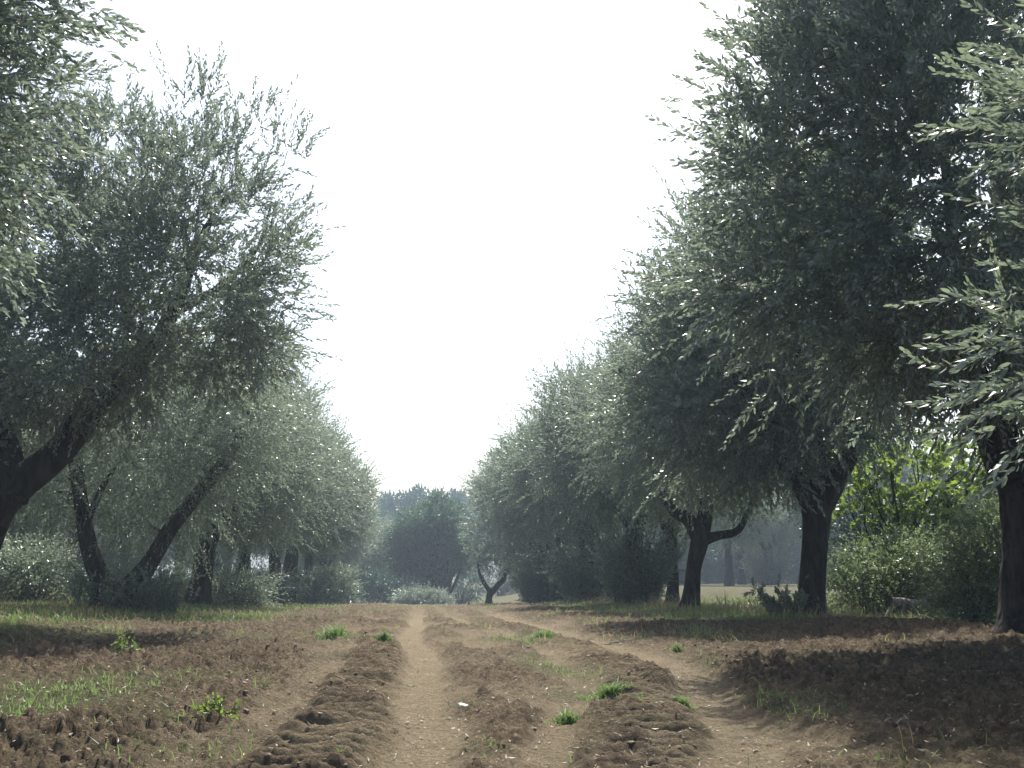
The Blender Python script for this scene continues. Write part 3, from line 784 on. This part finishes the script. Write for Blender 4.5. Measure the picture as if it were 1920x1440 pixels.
# bushes behind the right row
b = gpt(8.2, 17.5)
bush('fig_bush', 'tall bright yellow-green broad-leaved bush lit from behind, between the two nearest right trunks', 'bush', b,
     [EL(1720, 900, 17.5, 165, 1.4, 110), EL(1620, 880, 16.8, 70, .8, 50), EL(1800, 1000, 17, 110, 1.1, 110), EL(1830, 880, 17.5, 100, 1.1, 90), EL(1680, 960, 17.8, 80, .8, 60), EL(1600, 862, 16.2, 60, .6, 26)],
     80, 620, 8, .115, .10, 'lobed', 'fig', 71, 6, .05, .34, .42, bend=-.3)
b = gpt(9.5, 21)
bush('shrub', 'dark green leafy shrub behind the bright broad-leaved bush', 'shrub', b,
     [EL(1640, 1010, 21, 110, 1.3, 80), EL(1740, 1040, 21, 120, 1.3, 80), EL(1590, 930, 21.5, 90, 1.2, 90), EL(1850, 960, 22, 150, 1.5, 120)],
     95, 1200, 12, .085, .045, 'quad', 'oak', 72, 6, .04, .4, .4)
bq = [('bramble_bush', 'grey-green bramble mound behind the fallen log', (1640, 1120, 15.2), [(1630, 1085, 80, .7, 45), (1720, 1055, 80, .7, 45)]),
      ('bramble_bush', 'dark tangled bramble bush right of the fallen log, against the black trunk', (1810, 1160, 12.2), [(1830, 1125, 50, .6, 50), (1860, 1050, 50, .6, 90)]),
      ('bramble_bush', 'dark leafy bramble bush filling the gap left of the black trunk, farther back', (1790, 1120, 16.5), [(1760, 1060, 110, .9, 55), (1860, 1060, 90, .9, 70)])]
for i, (nm, lab, (px, py, Y), el_) in enumerate(bq):
    p = at(px, py, Y); b = gpt(p[0], Y)
    bush(nm, lab, 'bramble', b, [EL(a, c, Y, rx, ry, rz) for a, c, rx, ry, rz in el_], 60, 1300, 12, .050, .028, 'quad', 'bramble', 80 + i, 8, .014, .22, .34, bend=-.25, tst=True)
# greenery at the feet of the left row and at the lane's end
sh = [('light green bush at the end of the lane, left of the dark round tree', 745, 1135, 60, [(740, 1112, 42, 1.2, 24), (700, 1102, 34, 1.0, 26)], 'oak'),
      ('low pale weedy bush in front of the dark round tree', 795, 1140, 58, [(790, 1129, 48, 1.0, 14)], 'olive'),
      ('dark little bush beside the crooked last trunk of the left row', 640, 1138, 50, [(632, 1118, 34, .8, 22)], 'oak'),
      ('dark tangled bush at the left edge behind the leaning trunk', 70, 1125, 21, [(70, 1080, 60, .9, 45), (20, 1070, 60, .9, 40)], 'olive'),
      ('sprawling olive-green bush under the left row, before the thin trunks', 480, 1135, 25, [(450, 1116, 50, .8, 22), (340, 1112, 40, .8, 22)], 'olive'),
      ('low bush at the foot of the two close dark trunks', 590, 1135, 40, [(580, 1110, 48, .9, 26), (620, 1100, 40, .8, 30)], 'olive')]
for i, (lab, px, py, Y, el_, mt) in enumerate(sh):
    p = at(px, py, Y); b = gpt(p[0], Y); sc = Y / 40
    bush('shrub', lab, 'shrub', b, [EL(a, c, Y, rx, ry, rz) for a, c, rx, ry, rz in el_], 50, 1100, 10, .05 + .06 * sc, .02 + .03 * sc, 'quad', mt, 90 + i, 7, .02, .25 + .1 * sc, .35 + .1 * sc)

for i, (X, Y, lab) in enumerate(((7.2, 97, 'hazy low bush across the field behind the Y-trunked last tree'), (12.5, 99, 'second hazy low bush in the field, right of the one behind the Y-trunked tree'))):
    b = gpt(X, Y)
    bush('shrub', lab, 'shrub', b, [(X, Y, b[2] + 1.1, 3.0, 1.4, 1.3), (X + 2.2, Y, b[2] + 1.6, 2.6, 1.4, 1.8)], 60, 900, 10, .14, .06, 'quad', 'oak', 140 + i, 6, .04, .5, .5)
# fallen log on cut branches
c = at(1700, 1128, 14.3); rt = thing('fallen_log', 'grey cut log lying on broken branches in the grass right of the thick trunk', 'log', gpt(c[0], 14.3))
o_ = np.array(rt.location)
s = Soup(); q = [(*at(1672, 1127, 14.3), .052), (*at(1690, 1129, 14.3), .058), (*at(1712, 1131, 14.35), .05), (*at(1735, 1129, 14.5), .03)]
pp = smooth_path(q, 12); s.tube(pp[:, :3], pp[:, 3], 12, .15, 3); s.obj('log', M['log'], rt, off=o_)
for a0, a1 in (((1678, 1129), (1655, 1172)), ((1700, 1131), (1683, 1166)), ((1705, 1131), (1728, 1160)), ((1725, 1130), (1760, 1112))):
    s = Soup(); p0, p1 = at(*a0, 14.3), at(*a1, 14.1); p1[2] = max(p1[2], float(zmac(p1[0], p1[1])))
    pp = smooth_path([(*p0, .02), (*((p0 + p1) / 2 + np.array((.02, .05, .02))), .016), (*p1, .008)], 7); s.tube(pp[:, :3], pp[:, 3], 6, .1, 4)
    s.obj('branch', M['log'], rt, off=o_)
# small white sign plate on a post
p = at(1688, 982, 19.5); bb = gpt(p[0], 19.5); rt = thing('marker_post', 'small white plate on a post among the bushes right of the thick trunk', 'marker post', bb)
s = Soup(); s.tube(np.array([(0, 0, -.1), (0, 0, .8), (0, 0, p[2] - bb[2] + .05)]), [.03, .028, .026], 10); s.obj('post', M['post'], rt)
def box_bm(name, cx, cy, cz, sx, sy, sz, mat, parent, bev=.004):
    import bmesh
    bm = bmesh.new(); bmesh.ops.create_cube(bm, size=1)
    for v in bm.verts: v.co = (cx + v.co.x * sx, cy + v.co.y * sy, cz + v.co.z * sz)
    bmesh.ops.bevel(bm, geom=bm.edges[:], offset=bev, segments=2, affect='EDGES')
    me = bpy.data.meshes.new(name); bm.to_mesh(me); bm.free(); me.materials.append(mat)
    o = bpy.data.objects.new(name, me); C.objects.link(o); o.parent = parent; return o
box_bm('plate', 0, -.04, p[2] - bb[2], .15, .012, .19, M['white'], rt)

# ---- stones --------------------------------------------------------------------
def on_ground(px, py):
    """where the ray through a pixel meets the ground"""
    Y = .7 * F / (py - 1070)
    for _ in range(12):
        q = at(px, py, Y); z = float(ground_z(q[0], Y)); Y += (q[2] - z) * Y / (CAMZ - z) * .9
    return np.array((q[0], Y, z))
def stone(label, px, py, wpx, seed, group=None, fl=.55, mat='stone'):
    import bmesh
    q = on_ground(px, py); R = wpx / 2 * q[1] / F
    bm = bmesh.new(); bmesh.ops.create_icosphere(bm, subdivisions=3, radius=1)
    r = np.random.default_rng(seed); ax = r.normal(size=(7, 3)); ax /= np.linalg.norm(ax, axis=1)[:, None]; cut = .4 + .4 * r.random(7)
    for v in bm.verts:
        p_ = np.array(v.co)
        for a, c_ in zip(ax, cut):
            d_ = p_ @ a - c_
            if d_ > 0: p_ = p_ - a * d_ * .85
        v.co = (p_[0] * R, p_[1] * R * .9, p_[2] * R * fl)
    me = bpy.data.meshes.new('white_stone'); bm.to_mesh(me); bm.free(); me.materials.append(M[mat])
    o = bpy.data.objects.new('white_stone', me); C.objects.link(o); o.location = (q[0], q[1], q[2] + R * fl * .42)
    return tag(o, label, 'stone', group)
stone('largest white stone, lying on the dark strip between the wheel tracks', 866, 1330, 30, 1)
stone('small white stone near the lower left corner', 78, 1409, 11, 2)
stone('small white stone at the left edge, low down', 12, 1367, 10, 3)
stone('tiny white stone on the brown clods, left of the green weed', 228, 1355, 9, 4)
stone('little white stone in the pale strip just right of the largest one', 946, 1344, 9, 5)
stone('tiny white stone at the bottom, right of the middle strip', 1150, 1410, 8, 6)
stone('tiny pale stone in the middle of the light left wheel track', 790, 1354, 8, 7, fl=.5)
for i, (px, py) in enumerate(((1120, 1183), (1092, 1184))):
    stone(('pale stone beyond the grass on the right of the lane', 'pale chip of stone left of the one beyond the lane grass')[i], px, py, 6, 10 + i)

# ---- grass, weeds, litter ------------------------------------------------------
def blades(P, H, Wd, r, lean=.45, tint0=0):
    n = len(P); a = r.random(n) * 6.28; l = lean * (.3 + r.random(n))
    dx = np.stack((np.cos(a) * l, np.sin(a) * l, np.ones(n)), 1)
    sd = np.stack((-np.sin(a), np.cos(a), np.zeros(n)), 1)
    b2 = r.random(n) * 6.28; sd = nrm(sd + .6 * np.stack((np.cos(b2), np.sin(b2), np.zeros(n)), 1))
    V = np.zeros((n, 5, 3)); h = H[:, None]; w_ = Wd[:, None]
    V[:, 0] = P - sd * w_ / 2; V[:, 1] = P + sd * w_ / 2
    m = P + dx * h * .55; e = P + dx * h * np.array((1.7, 1.7, .92))
    V[:, 2] = m + sd * w_ * .38; V[:, 3] = m - sd * w_ * .38; V[:, 4] = e
    i = np.arange(n)[:, None] * 5
    t = np.clip(tint0 + .7 * r.random(n), 0, 1)
    return V.reshape(-1, 3), np.concatenate((i, i + 1, i + 2, i + 3), 1), np.concatenate((i + 3, i + 2, i + 4), 1), np.repeat(t, 5)
def stuff(name, label, cat, V, F4, F3, T, mat):
    o = mesh_obj(name, V, [F4, F3], mat, attrs={'tint': T}); o['kind'] = 'stuff'; o['label'] = label; o['category'] = cat; return o
def scatter(n, r, y0, y1, ang=.62, pw=1.0):
    y = y0 * (y1 / y0) ** r.random(n); x = (r.random(n) * 2 - 1) * ang * (y + 1.2); return x, y
r = np.random.default_rng(99)
x, y = scatter(420000, r, 2.6, 34)
tr_, lg, g = zones(x, y)
kp = r.random(len(x)) < g ** 1.5 * (.06 + .8 * sstep(.45 - .12 * sstep(9, 12, y), .68 - .14 * sstep(9, 12, y), fbm(x * 2.6, y * 1.6, 15, 3))) * (.6 + .4 * sstep(9, 12, y))
x, y = x[kp], y[kp]; z = ground_z(x, y)
hh = (.02 + .065 * r.random(len(x)) ** 2.5) * (1 + .5 * sstep(8, 14, y))
v, f4, f3, t = blades(np.stack((x, y, z - .005), 1), hh, .004 + .00035 * y, r)
stuff('grass', 'green grass under the trees and in patches on the ploughed soil', 'grass', v, f4, f3, t, M['grass'])
x, y = scatter(200000, r, 3.0, 30)
tr_, lg, g = zones(x, y)
drymask = sstep(.52, .66, fbm(x * .9, y * .6, 145, 3)) * g + .5 * g * sstep(10, 13, y)
tb = np.exp(-(((x - 5.0) / .8) ** 2)) * sstep(12, 13, y) * .6 + sstep(-4.4, -5.2, x) * sstep(8, 10, y) * sstep(16, 12, y)
kp = r.random(len(x)) < np.clip(drymask * .45 + tb * .5, 0, 1) * .6 * (.06 + .94 * sstep(7, 11, y))
x, y = x[kp], y[kp]; z = ground_z(x, y)
hh = (.04 + .14 * r.random(len(x)) ** 2.5) * (1 + 1.2 * np.exp(-(((x - 5.0) / .9) ** 2)))
v, f4, f3, t = blades(np.stack((x, y, z - .005), 1), hh, .003 + .0003 * y, r, .6)
stuff('dry_grass', 'dry straw-coloured grass at the edges of the rows', 'dry grass', v, f4, f3, t, M['dry'])
m_ = 4200; x = 5.6 + 6.5 * r.random(m_); y = 12.6 + 9 * r.random(m_)
kp = fbm(x * 1.1, y * 1.1, 303, 3) > .40 + .25 * sstep(6.4, 5.6, x); x, y = x[kp], y[kp]; m_ = len(x)
dd = r.normal(size=(m_, 3)) * .55; dd[:, 2] = .8
pp = shoots(np.stack((x, y, zmac(x, y)), 1), dd, .10 + .28 * r.random(m_) ** 2, 10, .045, .026, 'quad', r, 60, -.1, .3)
o = foliage_obj('ground_cover', [pp], M['bramble'], (0, 0, 0), None, .003, True); o['kind'] = 'stuff'; o['label'] = 'low sunlit weeds behind the right row'; o['category'] = 'ground cover'
# leaf litter and straw bits
x, y = scatter(16000, r, 2.6, 30); z = ground_z(x, y) + .006
n = len(x); a = r.random(n) * 6.28
d = nrm(np.stack((np.cos(a), np.sin(a), r.normal(size=n) * .35), 1)); sd = nrm(np.cross(d, nrm(np.stack((r.normal(size=n) * .4, r.normal(size=n) * .4, np.ones(n)), 1))))
L = .012 + .026 * r.random(n) ** 2; Vv, Fq = leaves_at(np.stack((x, y, z), 1), d, sd, L, L * .22 + .002, 'quad', r)
o = mesh_obj('leaf_litter', Vv, [Fq], M['litter'], attrs={'tint': np.repeat(r.random(n) ** 3, 4)}); o['kind'] = 'stuff'; o['label'] = 'fallen olive leaves and straw bits strewn on the soil'; o['category'] = 'leaf litter'

# crumbled lumps of earth lying loose on the ploughed strips
import bmesh
bm = bmesh.new(); bmesh.ops.create_icosphere(bm, subdivisions=2, radius=1); bm.verts.ensure_lookup_table()
IV = np.array([v.co[:] for v in bm.verts]); IF = np.array([[v.index for v in f.verts] for f in bm.faces]); bm.free()
x, y = scatter(52000, r, 2.6, 20)
tr_, lg, g = zones(x, y); kp = r.random(len(x)) < (1 - tr_) ** 2 * (1 - .7 * g) * sstep(.35, .6, fbm(x * 1.3, y * 1.3, 201, 3))
x, y = x[kp], y[kp]; n = len(x); R = .003 + .010 * r.random(n) ** 5
z = ground_z(x, y) - R * .35 - .004
dsp = 1 + .55 * (vnoise(IV[None, :, 0] * 2.2 + np.arange(n)[:, None] * 3.1, IV[None, :, 1] * 2.2 + IV[None, :, 2] * 2.9, 7) - .5) * 2 + .25 * (r.random((n, len(IV))) - .5)
ro = r.random(n) * 6.28; c_, s_ = np.cos(ro)[:, None], np.sin(ro)[:, None]
vx = IV[None, :, 0] * c_ - IV[None, :, 1] * s_; vy = IV[None, :, 0] * s_ + IV[None, :, 1] * c_
sq = (.6 + .3 * r.random(n))[:, None]
Vv = np.stack((vx * dsp * R[:, None] * 1.25, vy * dsp * R[:, None], IV[None, :, 2] * dsp * R[:, None] * sq), -1) + np.stack((x, y, z), 1)[:, None, :]
Fq = (np.arange(n)[:, None, None] * len(IV) + IF[None]).reshape(-1, 3)
o = mesh_obj('loose_soil', Vv.reshape(-1, 3), [Fq], M['soil_lump'], smooth=True); o['kind'] = 'stuff'; o['label'] = 'crumbled lumps of brown earth on the ploughed strips'; o['category'] = 'soil'

# single tufts and weeds one can point to
def tuft(name, label, px, py, wpx, hpx, n, seed, mat='grass', cat='grass tuft', wide=.006):
    q = on_ground(px, py); sc = q[1] / F; r = np.random.default_rng(seed); R = wpx / 2 * sc
    a = r.random(n) * 6.28; k = np.abs(r.normal(size=n)) * .62 * R * (1 + .5 * np.sin(a * 3 + seed) * .8)
    X = q[0] + np.cos(a) * k; Y_ = q[1] + np.sin(a) * k * .8; Z = ground_z(X, Y_)
    v, f4, f3, t = blades(np.stack((X, Y_, Z - .005), 1), hpx * sc * (.25 + .85 * r.random(n) ** 1.5) * (.35 + .9 * np.exp(-(k / R) ** 2 * 2.2)), np.full(n, wide), r, .5)
    o = mesh_obj(name, v - q, [f4, f3], M[mat], attrs={'tint': t}); o.location = q; tag(o, label, cat); return o
tuft('grass_tuft', 'bright green grass tuft on the right of the middle strip, widest of the lane tufts', 1155, 1305, 90, 26, 900, 1)
tuft('grass_tuft', 'green grass tuft beside the right wheel track, next to the shade', 1272, 1326, 60, 18, 420, 2)
tuft('grass_tuft', 'green grass tuft left of the widest one and nearer the camera', 1065, 1356, 60, 26, 420, 3)
tuft('grass_tuft', 'light green grass tuft far up the lane beyond the right-hand strip', 1010, 1190, 90, 14, 900, 4)
tuft('grass_tuft', 'green grass tuft left of the light wheel track, far up the lane', 722, 1196, 60, 14, 500, 5)
tuft('grass_tuft', 'tall green grass clump at the left edge of the lane, beyond the ridges', 625, 1200, 90, 26, 900, 6)
tuft('grass_tuft', 'small grass tuft at the very bottom, left of the light wheel track', 638, 1432, 60, 24, 160, 7)
tuft('grass_tuft', 'grass tuft at the right of the lane, beyond the lumps of soil', 1248, 1215, 40, 12, 260, 8)
q = on_ground(398, 1362)
bush('weed', 'yellow-green leafy weed on the brown clods at lower left', 'weed', q, [(q[0], q[1], q[2] + .05, .085, .08, .045)], 12, 46, 8, .026, .013, 'broad', 'fig', 121, 5, .003, .025, .07, bark='twig', tst=True)
q = on_ground(268, 1222)
bush('weed', 'small yellowish weed farther up the brown clods on the left', 'weed', q, [(q[0], q[1], q[2] + .04, .08, .08, .03)], 10, 36, 8, .024, .012, 'broad', 'fig', 122, 5, .003, .025, .06, bark='twig', tst=True)
# loose sticks
def stick(label, a, b_, rad, seed):
    p0, p1 = on_ground(*a), on_ground(*b_); n = 9; t = np.linspace(0, 1, n)[:, None]
    P = p0 + (p1 - p0) * t; r = np.random.default_rng(seed); P[:, :2] += r.normal(size=(n, 2)) * .008
    P[:, 2] = np.maximum(ground_z(P[:, 0], P[:, 1]) + rad, P[:, 2] * .5 + ground_z(P[:, 0], P[:, 1]) * .5 + rad)
    s = Soup(); s.tube(P - p0, np.linspace(rad, rad * .4, n), 6, .1, seed); o = s.obj('stick', M['log']); o.location = p0; tag(o, label, 'stick')
stick('thin pale stick lying across the ridges left of the lane', (330, 1300), (392, 1280), .004, 1)
stick('short brown stick on the clods below the weed patch at left', (270, 1262), (292, 1246), .005, 2)
stick('pale twig lying along the far edge of the right wheel track', (1125, 1209), (1195, 1205), .006, 3)
stick('reddish-brown twig in the lit spot of the right-hand shade', (1682, 1360), (1722, 1340), .006, 4)
stick('second reddish-brown twig crossing the first in the right-hand shade', (1676, 1352), (1712, 1348), .005, 5)

# ---- haze ----------------------------------------------------------------------
m, t, out = new_mat('haze_air')
pv = N(t, 'ShaderNodeVolumePrincipled'); pv.inputs['Color'].default_value = (.66, .83, 1.0, 1); pv.inputs['Density'].default_value = .0015; pv.inputs['Anisotropy'].default_value = .25
t.links.new(pv.outputs[0], out.inputs['Volume'])
x0, x1, y0, y1, z0, z1 = -300, 300, -25, 450, -4.2, 15.5
Vh = np.array([(x, y, z) for z in (z0, z1) for y in (y0, y1) for x in (x0, x1)])
hz = mesh_obj('haze', Vh, [np.array([(0, 2, 3, 1), (4, 5, 7, 6), (0, 1, 5, 4), (2, 6, 7, 3), (0, 4, 6, 2), (1, 3, 7, 5)])], m)
hz['kind'] = 'stuff'; hz['label'] = 'pale blue haze filling the grove'; hz['category'] = 'haze'
